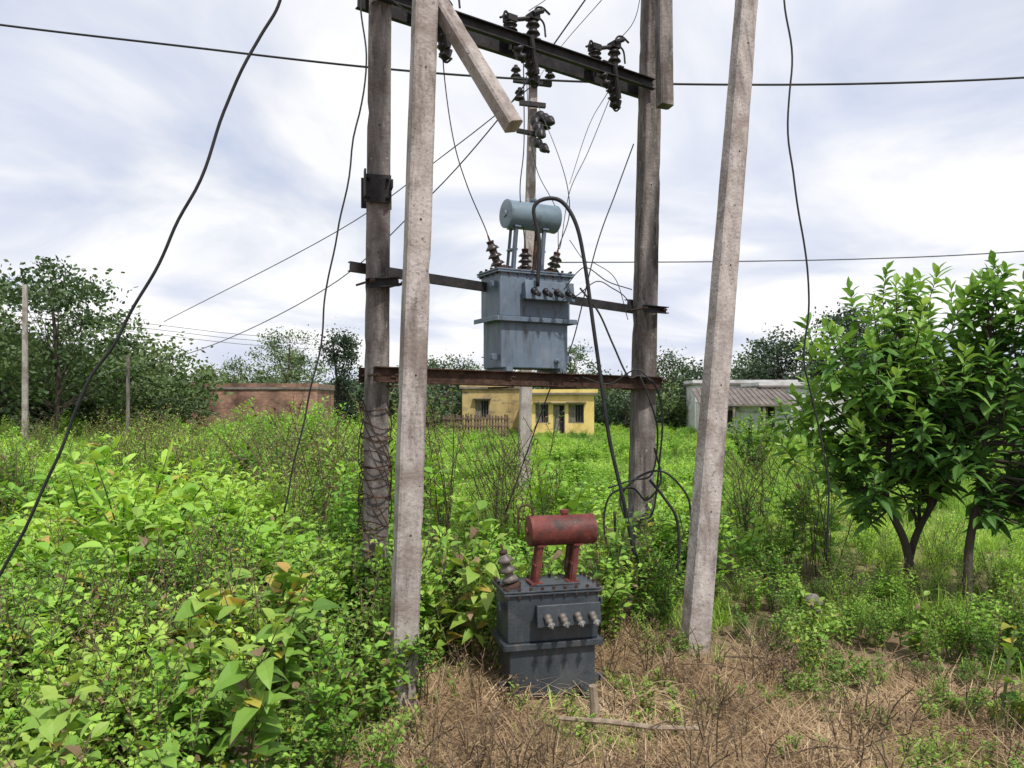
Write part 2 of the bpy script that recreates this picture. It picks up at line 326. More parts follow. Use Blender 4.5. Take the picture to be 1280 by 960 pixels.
# ---------------------------------------------------------------- scatters
far=[];mid=[];near=[];dry=[]
def row(x,y,s,i,tilt=0): return (x,y,drop(y),R.uniform(-tilt,tilt),R.uniform(-tilt,tilt),R.uniform(0,6.28),s,i)
y=23.
while y<60:
    x=-(y*.82+3)+R.random()*2
    while x<y*.82+3:
        xx,yy=x+R.uniform(-.7,.7),y+R.uniform(-.7,.7)
        if xx>-.1*yy: far.append(row(xx,yy,R.uniform(.6,.8),2 if R.random()<.6 else R.choice([1,1,0])))
        else: far.append(row(xx,yy,R.uniform(.75,1.05)*(1+.35*nz(xx,yy,.2)),R.choice([0,1,0,1,2,3])))
        x+=2.7
    y+=2.6
y=5.1
while y<23:
    x=-(y*.85+2.5)+R.random()
    while x<y*.85+2.5:
        xx,yy=x+R.uniform(-.3,.3),y+R.uniform(-.3,.3)
        g=nz(xx,yy,.35,2); x+=1.0
        if xx>.9 and yy<6.0 and xx<3.0: 
            continue
        if xx>1.9+.12*yy: mid.append(row(xx,yy,R.uniform(.75,1.1),R.choice([4,4,5,4,3] if R.random()<.8 else [1,5,3])))
        else:
            sc=R.uniform(.8,1.15)*(1+.45*g)
            if abs(xx-.2)<1.0 and yy<6.0: sc*=.85
            ch=[0,1,2,0,6,7] if g>.02 else [1,3,2,3,7]
            if abs(xx-.2)<1.2 and yy<7: ch=[0,1,1,3]
            if xx>-.15*yy and yy>8: sc*=.72; ch=[0,1,3,3,1]
            mid.append(row(xx,yy,sc,R.choice(ch)))
    y+=.95
y=2.25
while y<6.2:
    x=-4.8+R.random()*.4
    while x<4.8:
        xx,yy=x+R.uniform(-.14,.14),y+R.uniform(-.14,.14); x+=.46
        if blocked(xx,yy,.18) or inclear(xx,yy,1.15): continue
        if xx<.6 and yy>5.2: continue
        sc=R.uniform(.75,1.2)
        if yy<3.1: sc*=.75
        if xx>.9: sc*=.62
        if xx>1.0 and yy>5.0: sc*=.9
        if abs(xx-.2)<.9 and yy<4.6: sc*=.5
        if -1.1<xx<-.1 and yy<3.9: sc*=.72
        ch=[0,0,1,4,2,4,4,0] if xx<.3 else [3,5,3,0,5,1]
        if xx<-1.3 and yy<3.7: ch=[0,1,6,2,4,1,4]
        near.append(row(xx,yy,sc,R.choice(ch)))
    y+=.42
for k in range(1500):
    a=R.uniform(0,6.28); r=math.sqrt(R.random())*1.3; x=.9+math.cos(a)*1.32*r; y=3.5+math.sin(a)*1.2*r
    if blocked(x,y) and abs(x-.19)<.3: continue
    g=nz(x,y,1.8,9)
    if nz(x,y,2.3,21)>.22 and y<4.0 and R.random()<.75: continue
    i=R.choice([0,0,1,1,4]) if g>-.1 else R.choice([0,1,2,3,3,2])
    if R.random()<.07: i=2
    dry.append(row(x,y,R.uniform(.5,1.0),i,.2))
scatter('distant_field_vegetation',far,colFar)
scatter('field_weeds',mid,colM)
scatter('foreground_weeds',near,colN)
scatter('dry_grass',dry,colG)

# ---------------------------------------------------------------- big leaf shrubs
def shrub(name, loc, h, n, LL, LW, mats, ybias=.05, el=(35,75), m=18):
    mb=MB()
    for k in range(n):
        dd=rdir(*el); l=h*R.uniform(.6,1.05); b=Vector((R.gauss(0,.05),R.gauss(0,.05),0))
        pts=cr([b,b+dd*l*.5+Vector((0,0,l*.1)),b+dd*l+Vector((0,0,l*.05))],4)
        tube(mb,pts,[.011*(1-.75*i/len(pts)) for i in range(len(pts))],4,0)
        for j in range(m):
            f=.25+.75*j/m; x=f*(len(pts)-1); i=min(int(x),len(pts)-2); p=pts[i].lerp(pts[i+1],x-i)
            leaf(mb,p,(rdir(-5,55)+dd*.5),LL*R.uniform(.6,1.1),LW*R.uniform(.7,1.1),R.uniform(.2,.7),2 if R.random()<ybias else 1,R.random(),4)
    ob=mb.obj(name,mats); ob.location=loc; return ob
shrub('broadleaf_shrub',(-2.95,6.0,0),1.35,20,.26,.085,['stem','leaf','leafy'],.03)
shrub('broadleaf_shrub',(-1.35,4.0,0),.78,10,.17,.11,['stem','leafn','leafy'],.2)
shrub('broadleaf_shrub',(2.3,3.65,0),.5,4,.12,.07,['stem','leafn','leafy'],.45,m=10)
shrub('broadleaf_shrub',(-2.4,5.0,0),.85,10,.17,.08,['stem','leaf','leafy'],.04)
shrub('broadleaf_shrub',(-2.0,3.6,0),.6,6,.13,.08,['stem','leafn','leafy'],.12)
shrub('broadleaf_shrub',(-4.6,8.2,0),1.25,16,.22,.09,['stem','leaf','leafy'],.03)
shrub('dry_sapling',(-3.3,11,-.05),1.75,20,.11,.04,['stemd','leafd','leafn'],.45,(50,80))
shrub('broadleaf_shrub',(.62,5.3,0),.8,10,.12,.06,['stem','leafn','leafy'],.02)
shrub('broadleaf_shrub',(1.5,6.2,0),.8,10,.14,.07,['stem','leafn','leafy'],.02)
shrub('broadleaf_shrub',(5.3,17,-.15),1.5,24,.2,.1,['stem','leafn','leafy'],.0)
shrub('broadleaf_shrub',(4.9,11.5,-.05),1.35,26,.17,.09,['stem','leafn','leafy'],.0)
shrub('leafy_bush',(-8.6,32,-.45),2.0,40,.22,.12,['stem','leaf','leafy'],.0)
shrub('leafy_bush',(-11.5,38,-.6),1.7,40,.22,.12,['stem','leafn','leafy'],.0)
shrub('leafy_bush',(9.5,30,-.45),1.6,30,.22,.12,['stem','leafn','leafy'],.0)
shrub('leafy_bush',(12.2,33,-.5),1.5,30,.22,.12,['stem','leafn','leafy'],.0)

# ---------------------------------------------------------------- near trees
def near_tree(name, base, trunk, cen, rad, shoots, LL=.18, LW=.066, tr0=.033, extra=()):
    base=Vector(base); mb=MB(); tp=cr([base]+[Vector(q) for q in trunk],8)
    k=len(tp); tr=[tr0*(1-.8*i/k)+.003 for i in range(k)]; tr[0]*=1.3
    tube(mb,tp,tr,9,0)
    cen=Vector(cen); T_=[]
    for s in range(shoots):
        while 1:
            q=Vector((R.uniform(-1,1),R.uniform(-1,1),R.uniform(-1,1)))
            if q.length<1 and R.random()<.35+q.length*.65: break
        tgt=cen+Vector((q.x*rad[0],q.y*rad[1],q.z*rad[2]))
        T_.append(tgt+Vector((0,0,.14*mnoise.noise(tgt*2.2))))
    T_+= [tp[-1],tp[-1]+Vector((.1,.05,-.05)),tp[-1]+Vector((-.1,-.05,-.08)),tp[int(k*.85)]+Vector((.08,-.1,0)),tp[int(k*.85)]+Vector((-.1,.08,.05))]
    T_+= [Vector(q) for q in extra]
    for tgt in T_:
        f=min(.93,max(.25,.35+.5*(tgt.z-cen.z+rad[2])/(2*rad[2]))); i=int(f*(k-1)); p=tp[i]
        mid=p.lerp(tgt,.55)+Vector((R.uniform(-.08,.08),R.uniform(-.08,.08),-.10+ .05*R.random()))
        sp=cr([p,mid,tgt+Vector((0,0,.05))],6)
        tube(mb,sp,[max(.003,.011*(1-.8*j/len(sp))) for j in range(len(sp))],5,0)
        ax=(sp[-1]-sp[-3]).normalized(); ax=(ax+Vector((R.uniform(-.3,.3),R.uniform(-.3,.3),.9))).normalized(); u,v=frame(ax)
        nl_=R.randint(14,20); Ls=R.uniform(.18,.34)
        tube(mb,[sp[-1]-ax*.02,sp[-1]+ax*Ls*.85],[.004,.002],4,0)
        tb=R.uniform(-.15,.3)
        for j in range(nl_):
            g=j/nl_; pp=sp[-1]+ax*(Ls*(g-.15)); a=j*2.4+R.uniform(-.3,.3)
            e=.15+.95*g+R.uniform(-.15,.15)
            dd=(u*math.cos(a)+v*math.sin(a))*math.cos(e)+ax*math.sin(e)
            sz=R.uniform(.65,1.15)*(1.05-.4*g)
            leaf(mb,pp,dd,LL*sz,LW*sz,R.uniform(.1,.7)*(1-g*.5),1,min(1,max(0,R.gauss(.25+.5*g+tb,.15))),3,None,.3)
        for j in range(9):
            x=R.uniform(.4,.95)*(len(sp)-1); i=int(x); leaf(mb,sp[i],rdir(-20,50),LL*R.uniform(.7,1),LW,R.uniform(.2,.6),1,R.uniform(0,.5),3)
    return mb.obj(name,['bark','leaft'])
ex=[(2.42+R.uniform(-.18,.28),6.0+R.uniform(-.2,.2),1.25+R.uniform(-.3,.3)) for _ in range(16)]
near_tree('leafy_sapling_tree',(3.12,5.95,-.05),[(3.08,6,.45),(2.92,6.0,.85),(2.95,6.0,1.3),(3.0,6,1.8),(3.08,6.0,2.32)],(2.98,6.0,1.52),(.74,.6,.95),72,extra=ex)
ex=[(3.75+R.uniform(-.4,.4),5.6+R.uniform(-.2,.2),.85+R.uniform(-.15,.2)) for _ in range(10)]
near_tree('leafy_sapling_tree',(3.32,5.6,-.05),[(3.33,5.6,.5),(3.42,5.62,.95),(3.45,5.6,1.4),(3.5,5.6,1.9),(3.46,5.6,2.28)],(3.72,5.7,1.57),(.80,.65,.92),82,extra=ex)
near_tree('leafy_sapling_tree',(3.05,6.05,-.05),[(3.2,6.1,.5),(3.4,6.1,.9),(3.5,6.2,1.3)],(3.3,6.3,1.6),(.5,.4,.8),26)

# ---------------------------------------------------------------- distant trees
def far_tree(name, seed, H, CR, base, clumps, lp, ls, mat, cr_=.9, tr=.18, link=True, flat=.8):
    global R
    R0=R; R=random.Random(seed); mb=MB()
    top=Vector((R.uniform(-.4,.4),R.uniform(-.4,.4),H*.8)); tp=cr([Vector((0,0,-.1)),Vector((R.uniform(-.3,.3),0,H*.35)),top],6); k=len(tp)
    tube(mb,tp,[tr*(1-.8*i/k)+.02 for i in range(k)],7,0)
    cz=(H+base)/2; rz=(H-base)/2
    for c in range(clumps):
        while 1:
            q=Vector((R.uniform(-1,1),R.uniform(-1,1),R.uniform(-1,1)))
            if .25<q.length<1: break
        p=Vector((q.x*CR,q.y*CR,cz+q.z*rz*.85)); r=cr_*R.uniform(.55,1.1)
        i=min(k-1,int(k*min(.95,max(.3,(p.z/H)*.75)))); st=tp[i]
        if st.z<p.z+1: 
            md=st.lerp(p,.5)+Vector((R.uniform(-.3,.3),R.uniform(-.3,.3),-.15*R.random())); tube(mb,cr([st,md,p],3),[tr*.26,tr*.22,tr*.18,tr*.15,tr*.11,tr*.07,tr*.04][:7],4,0,cap=False)
        ct=R.random()
        for j in range(lp):
            v=Vector((R.gauss(0,1),R.gauss(0,1),R.gauss(0,1)*flat)); v*=r*.42
            pp=p+v; d=rdir(-40,70); s=ls*R.uniform(.6,1.3); u,w=frame(d)
            a=R.uniform(0,3.1); w2=u*math.cos(a)+w*math.sin(a)
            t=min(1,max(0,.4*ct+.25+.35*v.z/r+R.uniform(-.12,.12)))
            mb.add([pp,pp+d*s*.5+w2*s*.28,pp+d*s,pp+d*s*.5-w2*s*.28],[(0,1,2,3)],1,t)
    R=R0
    return mb.obj(name,['bark',mat],link=link)
colT=bpy.data.collections.new('tree_line_kinds')
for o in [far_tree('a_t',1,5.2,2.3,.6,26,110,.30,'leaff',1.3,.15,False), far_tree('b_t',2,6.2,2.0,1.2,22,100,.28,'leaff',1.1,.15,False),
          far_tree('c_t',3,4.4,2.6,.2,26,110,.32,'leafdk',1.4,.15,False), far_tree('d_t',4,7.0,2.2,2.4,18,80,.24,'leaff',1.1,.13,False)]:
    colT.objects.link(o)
tl=[]
for k in range(210):
    y=R.uniform(64,100); x=R.uniform(-1,1)*(y*.85)
    tl.append((x,y,-1.0,0,0,R.uniform(0,6.28),R.uniform(.75,1.15)*(y/78),R.choice([0,0,1,2,2,3])))
for k in range(44):
    y=R.uniform(34,54); b=R.uniform(-.80,-.45); x=y*b
    tl.append((x,y,drop(y)-.1,0,0,R.uniform(0,6.28),R.uniform(.7,1.05),R.choice([0,1,2,0])))
for k in range(14):
    y=R.uniform(52,60); b=R.uniform(-.42,-.12); x=y*b
    tl.append((x,y,drop(y)-.1,0,0,R.uniform(0,6.28),R.uniform(.7,.95),R.choice([0,2,2])))
for k in range(26):
    y=R.uniform(58,64); b=R.uniform(.1,.8); x=b*y
    tl.append((x,y,drop(y)-.1,0,0,R.uniform(0,6.28),R.uniform(.6,.9),R.choice([0,2,2])))
scatter('distant_tree_line',tl,colT)
def place(o,x,y,rz=0): o.location=(x,y,drop(y)-.05); o.rotation_euler[2]=rz
place(far_tree('broadleaf_tree',11,7.6,3.5,1.6,50,140,.21,'leaff',1.2,.10,flat=.5),-16.8,28)
place(far_tree('broadleaf_tree',12,7.5,3.2,1.6,44,130,.2,'leaff',1.15,.10,flat=.5),-20.3,30,1)
place(far_tree('broadleaf_tree',13,6.0,2.6,1.0,34,120,.2,'leaff',1.1,.10,flat=.5),-16.9,33,2)
place(far_tree('dark_conical_tree',14,7.9,1.25,1.2,24,170,.2,'leafdk',.9,.14),-11.4,50)
place(far_tree('pale_tree',15,9.6,3.4,2.5,28,130,.24,'leaff',1.3,.16),-20.5,70)
place(far_tree('spreading_shade_tree',16,10.4,4.6,2.5,44,170,.3,'leafdk',1.7,.3),27.2,61)
place(far_tree('spreading_shade_tree',17,8.0,3.6,2,34,150,.3,'leafdk',1.6,.28),22.0,63,1)
place(far_tree('broadleaf_tree',18,7.2,1.4,2.5,14,110,.2,'leaff',.9,.12),4.8,60)
place(far_tree('broadleaf_tree',19,6.4,2.8,1.0,30,130,.24,'leafdk',1.3,.16),-5.5,64)
place(far_tree('broadleaf_tree',20,6.6,3,1.0,30,130,.26,'leafdk',1.4,.16),13.2,64)
mb=MB()
for k in range(26):
    d=rdir(20,80); L=R.uniform(1.8,2.8); b=Vector((R.gauss(0,.2),R.gauss(0,.2),.2))
    pts=[b+d*L*s+Vector((0,0,-.55*L*s*s)) for s in [i/10 for i in range(11)]]; tube(mb,pts,.02,3,0,cap=False)
    sd=d.cross(Vector((0,0,1))).normalized()
    for i in range(2,11):
        for sg in(-1,1): blade(mb,pts[i],(sd*sg+d*.6+Vector((0,0,-.2))).normalized(),.5,.06,.4,1,R.random(),2)
tube(mb,[Vector((0,0,-1.2)),Vector((0,0,.3))],.16,8)
o=mb.obj('date_palm',['stem','leafdk']); o.location=(-14.5,32,.5)

# ---------------------------------------------------------------- poles
def pole(name, p0, p1, w0, w1, t0, t1, yaw, mat='conc', seg=70, holes=True):
    p0=Vector(p0);p1=Vector(p1); ax=(p1-p0).normalized(); x=Vector((math.cos(yaw),math.sin(yaw),0)); x=(x-ax*x.dot(ax)).normalized(); y=ax.cross(x)
    e=empty(name); mb=MB(); vs=[];fs=[]
    for i in range(seg+1):
        s=i/seg; c=p0.lerp(p1,s); w=(w0+(w1-w0)*s)/2; t=(t0+(t1-t0)*s)/2; ch=.012
        ring=[(-w+ch,-t),(w-ch,-t),(w,-t+ch),(w,t-ch),(w-ch,t),(-w+ch,t),(-w,t-ch),(-w,-t+ch)]
        for j,(a,b) in enumerate(ring):
            k=mnoise.noise(Vector((c.z*7,j*3.1,p0.x*5)))*.002+max(0,mnoise.noise(Vector((c.z*9,j*7.3,p0.y)))-.38)*-.05
            q=c+x*a+y*b; vs.append(q+(q-c).normalized()*k)
    for i in range(seg):
        for j in range(8): fs.append((i*8+j,i*8+(j+1)%8,(i+1)*8+(j+1)%8,(i+1)*8+j))
    fs.append(tuple(range(8))[::-1]); fs.append(tuple(seg*8+j for j in range(8)))
    mb.add(vs,fs,0); mb.obj('shaft',[mat],e)
    if holes:
        hb=MB(); L=(p1-p0).length; z=1.0
        while z<L-.2:
            c=p0+ax*z; tt=(t0+(t1-t0)*z/L)/2
            lathe(hb,c-y*(tt+.002),c+y*(tt+.002),[(0,.006),(1,.006)],10,0); z+=.83
        hb.obj('bolt_sleeves',['rust'],e)
    return e
A=Vector((-.87,5.04,0)); Bp=Vector((1.1,6.4,0)); U=(Bp-A).normalized(); Nf=Vector((U.y,-U.x,0)); yawU=math.atan2(U.y,U.x); RU=RZ(yawU)
LAB=(Bp-A).length
def on(t,z,off=0): return A+U*(LAB*t)+Nf*off+Vector((0,0,z))
pole('concrete_pole',(-.905,5.04,-.1),(-.855,5.05,5.6),.165,.135,.11,.10,.25,'conc_d')
pole('concrete_pole',(1.06,6.42,-.1),(1.20,6.44,6.2),.20,.15,.13,.11,.35,'conc_d')
pole('concrete_pole',(-.57,3.95,-.1),(-.435,4.28,5.3),.135,.12,.11,.10,.42,'conc')
pole('concrete_pole',(1.13,4.80,-.1),(1.80,5.7,5.3),.165,.13,.12,.11,.38,'conc')
pole('concrete_strut',S(512,-55,4.35),S(642,158,4.05),.092,.092,.09,.09,.5,'conc',16,False)
pole('concrete_strut',S(828,-130,6.15),S(831,133,6.05),.115,.115,.10,.10,.35,'conc_d',16,False)
tp=pole('line_pole',(.17,12,-.2),(.345,12.1,7.1),.20,.12,.14,.10,.2,'conc')

# ---------------------------------------------------------------- steelwork
def channel(mb, p0, p1, h, fl, open_dir, mat=0, th=.007):
    p0=Vector(p0);p1=Vector(p1); ax=(p1-p0); L=ax.length; ax.normalize(); o=Vector(open_dir); o=(o-ax*o.dot(ax)).normalized(); up=o.cross(ax).normalized()
    if up.z<0: up=-up
    pr=[(0,-h/2),(fl,-h/2),(fl,-h/2+th),(th,-h/2+th),(th,h/2-th),(fl,h/2-th),(fl,h/2),(0,h/2)]
    vs=[p+o*a+up*b for p in(p0,p1) for a,b in pr]; fs=[(i,(i+1)%8,8+(i+1)%8,8+i) for i in range(8)]
    fs+=[(0,1,2,3),(0,3,4,7),(7,4,5,6),(8,11,10,9),(8,15,12,11),(15,14,13,12)]
    mb.add(vs,fs,mat)
def bolt(mb,c,d,l=.03,r=.011,mat=0): lathe(mb,c,c+d*l,[(0,r),(.55,r),(.56,r*.55),(1,r*.55)],6,mat)
e=empty('transformer_platform')
mb=MB()
for off,ex0,ex1 in((.10,.09,.10),(-.10,.10,.06)):
    channel(mb,on(0,1.765,off)-U*ex0,on(1,1.74,off)+U*ex1,.10,.045,Nf*(1 if off>0 else -1))
mb.obj('platform_channels',['rust'],e)
mb=MB()
for t in(.02,.965,.40,.64):
    box(mb,on(t,1.752,0),(.04,.235,.012),RU); box(mb,on(t,1.69,0),(.05,.27,.012),RU)
    for off in(.15,-.15): bolt(mb,on(t,1.76,off),Nf*(1 if off>0 else -1),.04)
for t in(-.035,.045,.955,1.035):
    lathe(mb,on(t,1.76,-.15),on(t,1.76,.17),[(0,.008),(1,.008)],8); bolt(mb,on(t,1.76,.145),Nf,.035,.016)
mb.obj('cross_plates_and_bolts',['rust'],e)
e=empty('brace_channel'); mb=MB()
channel(mb,on(0,2.475,-.085)-U*.17,on(1,2.36,-.085)+U*.02,.065,.035,-Nf)
channel(mb,on(0,2.345,.075)-U*.13,on(0,2.375,.075)+U*.10,.06,.04,Nf)
channel(mb,on(1,2.345,.10)-U*.11,on(1,2.345,.10)+U*.15,.055,.04,Nf)
channel(mb,on(1,2.42,-.1)-U*.09,on(1,2.42,-.1)+U*.06,.05,.04,-Nf)
mb.obj('channels',['dark'],e)
mb=MB()
for t,z in((-.045,2.36),(.045,2.36),(.955,2.345),(1.045,2.345)):
    lathe(mb,on(t,z,-.12),on(t,z,.15),[(0,.008),(1,.008)],8); bolt(mb,on(t,z,.12),Nf,.035,.015)
mb.obj('clamp_bolts',['rust'],e)
e=empty('pole_clamp'); mb=MB()
c=Vector((-.885,5.04,2.97)); rr=RZ(.25)
box(mb,c+rr@Vector((0,-.068,0)),(.17,.012,.18),rr); box(mb,c+rr@Vector((0,.068,0)),(.20,.012,.20),rr); box(mb,c+rr@Vector((-.085,-.10,.02)),(.012,.07,.17),rr); box(mb,c+rr@Vector((.085,-.10,.02)),(.012,.09,.05),rr)
for sx in(-1,1):
    for sz in(-1,1): bolt(mb,c+rr@Vector((sx*.06,-.075,sz*.06)),rr@Vector((0,-1,0)),.04,.012)
mb.obj('clamp_plates',['dark'],e)
e=empty('top_crossarm'); mb=MB()
channel(mb,on(0,4.22,.075)-U*.12,on(1,4.20,.075)+U*.02,.085,.04,Nf); channel(mb,on(0,4.22,-.075)-U*.12,on(1,4.20,-.075)+U*.12,.085,.04,-Nf)
for t in(.46,.505,.78,.85,.16,.21): box(mb,on(t,4.25,0),(.05,.24,.01),RU)
mb.obj('crossarm_channels',['dark'],e)
def sw(t, hanging=True):
    s=empty('gang_switch'); mb=MB(); mm=MB()
    for dt,h in((-.05,.12),(.036,.19)):
        b=on(t+dt,4.26,0); insul(mb,b,b+Vector((0,0,h)),.058,3,0,.55); tube(mm,[b-Vector((0,0,.09)),b],.014,6)
        box(mm,b+Vector((0,0,h+.012)),(.08,.08,.045),RU)
    a=on(t-.05,4.26+.14,0); c=on(t+.036,4.26+.21,0)
    tube(mm,[a-U*.05,a+U*.04,c+U*.06+Vector((0,0,.01))],.016,6)
    tube(mm,[c-U*.03+Nf*.04,c+U*.07+Vector((0,0,.05))+Nf*.03],.02,6)
    tube(mm,cr([c,c+U*.03+Vector((0,0,.07)),c+U*.09+Vector((0,0,.09)),c+U*.16+Vector((0,0,.06))],5),.009,5)
    tube(mm,cr([a,a-U*.04+Vector((0,0,.04)),a-U*.06+Vector((0,0,.0)),a-U*.09+Vector((0,0,-.02))],5),.009,5)
    tube(mm,cr([c+Nf*.03,c+U*.10+Vector((0,0,-.02)),c+U*.12+Vector((0,0,-.12))],5),.008,5)
    if hanging:
        b=on(t+.01,4.165,.03); insul(mb,b,b-Vector((0,0,.17))+U*.05,.062,3,0,.6); box(mm,b-Vector((0,0,.18))+U*.05,(.06,.07,.06),RU@RY(.3))
        tube(mm,[b+Vector((0,0,.1))+Nf*.07-U*.03,b-Vector((0,0,.16))+Nf*.05+U*.04],.022,8)
        insul(mb,on(t-.05,4.16,.09),on(t-.03,4.05,.10),.045,2)
        tube(mm,cr([b-Vector((0,0,.19)),b-Vector((0,0,.24))+U*.05,b-Vector((0,0,.20))+U*.10],5),.008,5)
    mb.obj('insulators',['porcd'],s,True); mm.obj('contacts',['dark'],s)
sw(.485); sw(.825); sw(.17)
e=empty('barbed_wire_wrap'); mb=MB(); pts=[]
for i in range(15*18):
    s=i/(15*18); z=1.55-.92*s+.03*math.sin(i*.11)+.012*math.sin(i*.9); a=i/18*2*math.pi
    q=.098+.012*math.sin(i*.37); x=math.cos(a)*q*1.04; y=math.sin(a)*q*.85
    pts.append(Vector((-.90+x,5.04+y,z)))
tube(mb,pts,.0045,4)
for i in range(0,len(pts),5):
    d=rdir(-60,60)*.02; tube(mb,[pts[i]-d,pts[i]+d],.0026,3)
for k in range(7):
    a0=R.uniform(0,6.28); tube(mb,cr([Vector((-.9+math.cos(a0+i*.8)*.108,5.04+math.sin(a0+i*.8)*.098,1.6-i*.17+R.uniform(-.05,.05))) for i in range(6)],6),.004,4)
mb.obj('wire_coil',['rust'],e)

# ---------------------------------------------------------------- transformers
def transformer(name, loc, yaw, W, D, Hh, body, cons, cz, clen, crad, cx, detail, sc=1, fw=1.13):
    e=empty(name,loc,yaw,sc)
    mb=MB(); fz=Hh*.52
    box(mb,(0,0,Hh*.26),(W*.95,D*.95,Hh*.52-.008)); box(mb,(0,0,fz+(Hh-fz)/2),(W,D,(Hh-fz)-.012))
    mb.obj('tank',[body],e,bevel=.008)
    fd=fw+.05
    mb=MB(); box(mb,(0,0,fz-.002),(W*fw,D*fd,.014)); box(mb,(0,-D*fd/2-.004,fz-.012),(W*fw,.008,.034))
    box(mb,(-W*fw/2-.004,0,fz-.012),(.008,D*fd,.034)); box(mb,(W*fw/2+.004,0,fz-.012),(.008,D*fd,.034))
    mb.obj('middle_flange',[body],e,bevel=.003)
    mb=MB(); box(mb,(0,0,Hh-.012),(W*1.08,D*1.12,.012)); box(mb,(0,0,Hh+.004),(W*1.09,D*1.13,.012))
    box(mb,(W*.1,0,Hh+.016),(W*.5,D*.5,.010))
    mb.obj('lid',[body],e,bevel=.003)
    mb=MB()
    for i in range(9):
        x=-W*.5+W*i/8
        for y in(-D*.53,D*.53): lathe(mb,(x,y,Hh-.028),(x,y,Hh+.026),[(0,.009),(.2,.009),(.22,.005),(.75,.005),(.77,.010),(1,.010)],6)
    for j in range(4):
        y=-D*.4+D*.8*j/3
        for x in(-W*.52,W*.52): lathe(mb,(x,y,Hh-.028),(x,y,Hh+.026),[(0,.009),(.2,.009),(.22,.005),(.75,.005),(.77,.010),(1,.010)],6)
    mb.obj('lid_bolts',['rust'],e)
    mb=MB()
    for z in(Hh*.86,Hh*.12):
        for sx in(-1,1): box(mb,(sx*(W*.5+.018),-D*.3,z),(.05,.012,.045)); box(mb,(sx*(W*.5+.035),-D*.3,z),(.012,.05,.035))
    for x in(-W*.38,W*.38): box(mb,(x,0,-.006),(.05,D*1.12,.03))
    lathe(mb,(W*.3,-D*.47,.06),(W*.3,-D*.47-.05,.06),[(0,.02),(.5,.02),(.51,.013),(1,.013)],8)
    mb.obj('lugs_and_feet',[body],e,bevel=.002)
    mb=MB(); bx=W*.13; bw=W*.66; bz=Hh*.80; rx=RX(math.radians(-8))
    box(mb,(bx,-D*.5-.035,bz),(bw,.07,Hh*.17),rx); box(mb,(bx,-D*.5-.074,bz),(bw*1.06,.010,Hh*.20),rx)
    mb.obj('terminal_box',[body],e,bevel=.004)
    mb=MB(); mm=MB()
    for i in range(4):
        x=bx-bw*.37+bw*.74*i/3; p=Vector((x,-D*.5-.08,bz+.0)); q=p+Vector((0,-.060,-.024 if detail else -.04))
        insul(mb,p,q,.024,2,0,.6); lathe(mm,q,q+Vector((0,-.045,-.01)),[(0,.006),(.3,.006),(.31,.014),(.6,.014),(.61,.006),(1,.006)],6)
        box(mm,q+Vector((0,-.02,-.0)),(.03,.008,.03),RY(.5))
    mb.obj('low_voltage_bushings',['porcg' if detail else 'porcd'],e,True); mm.obj('terminals',['metal' if detail else 'dark'],e)
    zc=cz; mb=MB(); r=crad
    p0=Vector((cx-clen/2,.0,zc)); p1=Vector((cx+clen/2,.0,zc))
    lathe(mb,p0,p1,[(0,r*.80),(.005,r*.9),(.012,r*1.03),(.04,r*1.03),(.05,r),(.5,r),(.95,r),(.96,r*1.03),(.988,r*1.03),(.995,r*.9),(1,r*.80)],40)
    lathe(mb,p0-Vector((.012,0,0)),p0+Vector((.01,0,0)),[(0,r*.25),(1,r*.27)],16)
    lathe(mb,(cx+.02,0,zc+r-.01),(cx+.02,0,zc+r+.03),[(0,.022),(.5,.022),(.55,.028),(1,.028)],12)
    o=mb.obj('conservator',[cons],e,True); o.data.set_sharp_from_angle(angle=math.radians(35))
    mb=MB()
    for x,xb in((cx-clen*.33,cx-clen*.33-.03),(cx+clen*.22,cx+clen*.22-.03)):
        for sy in(-1,1):
            a=Vector((xb,sy*D*.18,Hh+.01)); b=Vector((x,sy*r*.45,zc-r*.8)); tube(mb,[a,b],.013,4)
        box(mb,((x+xb)/2,0,(Hh+zc-r)/2+.01),(.045,D*.30,.012)); box(mb,(xb,0,Hh+.02),(.07,D*.45,.012))
        box(mb,(x,0,zc-r*.93),(.05,r*1.3,.012))
        box(mb,((x+xb)/2,-D*.12,(Hh+zc-r)/2+.01),(.035,.008,(zc-r-Hh)+.03),RY(math.atan2(x-xb,zc-r-Hh)))
    mb.obj('conservator_brackets',[cons if detail else body],e)
    mb=MB(); tube(mb,cr([Vector((cx+clen*.1,.03,Hh)),Vector((cx+clen*.1,.03,Hh+.06)),Vector((cx+clen*.12,0,zc-r+.01))],5),.014,8)
    if detail: tube(mb,cr([p0+Vector((.03,0,r*.8)),p0+Vector((.02,0,r+.05)),p0+Vector((-.03,0,r+.06)),p0+Vector((-.055,0,r+.02)),p0+Vector((-.055,0,-r*.2))] ,6),.007,6)
    mb.obj('oil_pipe_and_breather',['rust'],e,True)
    return e
def bushing(par, p0, d, L, r, mat, n=4):
    mb=MB(); p0=Vector(p0); d=Vector(d).normalized()
    lathe(mb,p0-d*.02,p0+d*.02,[(0,r*.9),(.6,r*1.1),(1,r*.8)],16,1)
    insul(mb,p0+d*.02,p0+d*L,r,n,0,.5)
    lathe(mb,p0+d*L,p0+d*(L+.06),[(0,r*.45),(.3,r*.5),(.32,.008),(1,.006)],10,1)
    mb.obj('high_voltage_bushing',[mat,'rust'],par,True)
    return Vector(par.location)+RZ(par.rotation_euler[2])@(p0+d*(L+.055))
t1=transformer('mounted_transformer',(.10,5.70,1.825),math.radians(28),.585,.31,.70,'blue','bluel',1.14,.43,.102,.045,False)
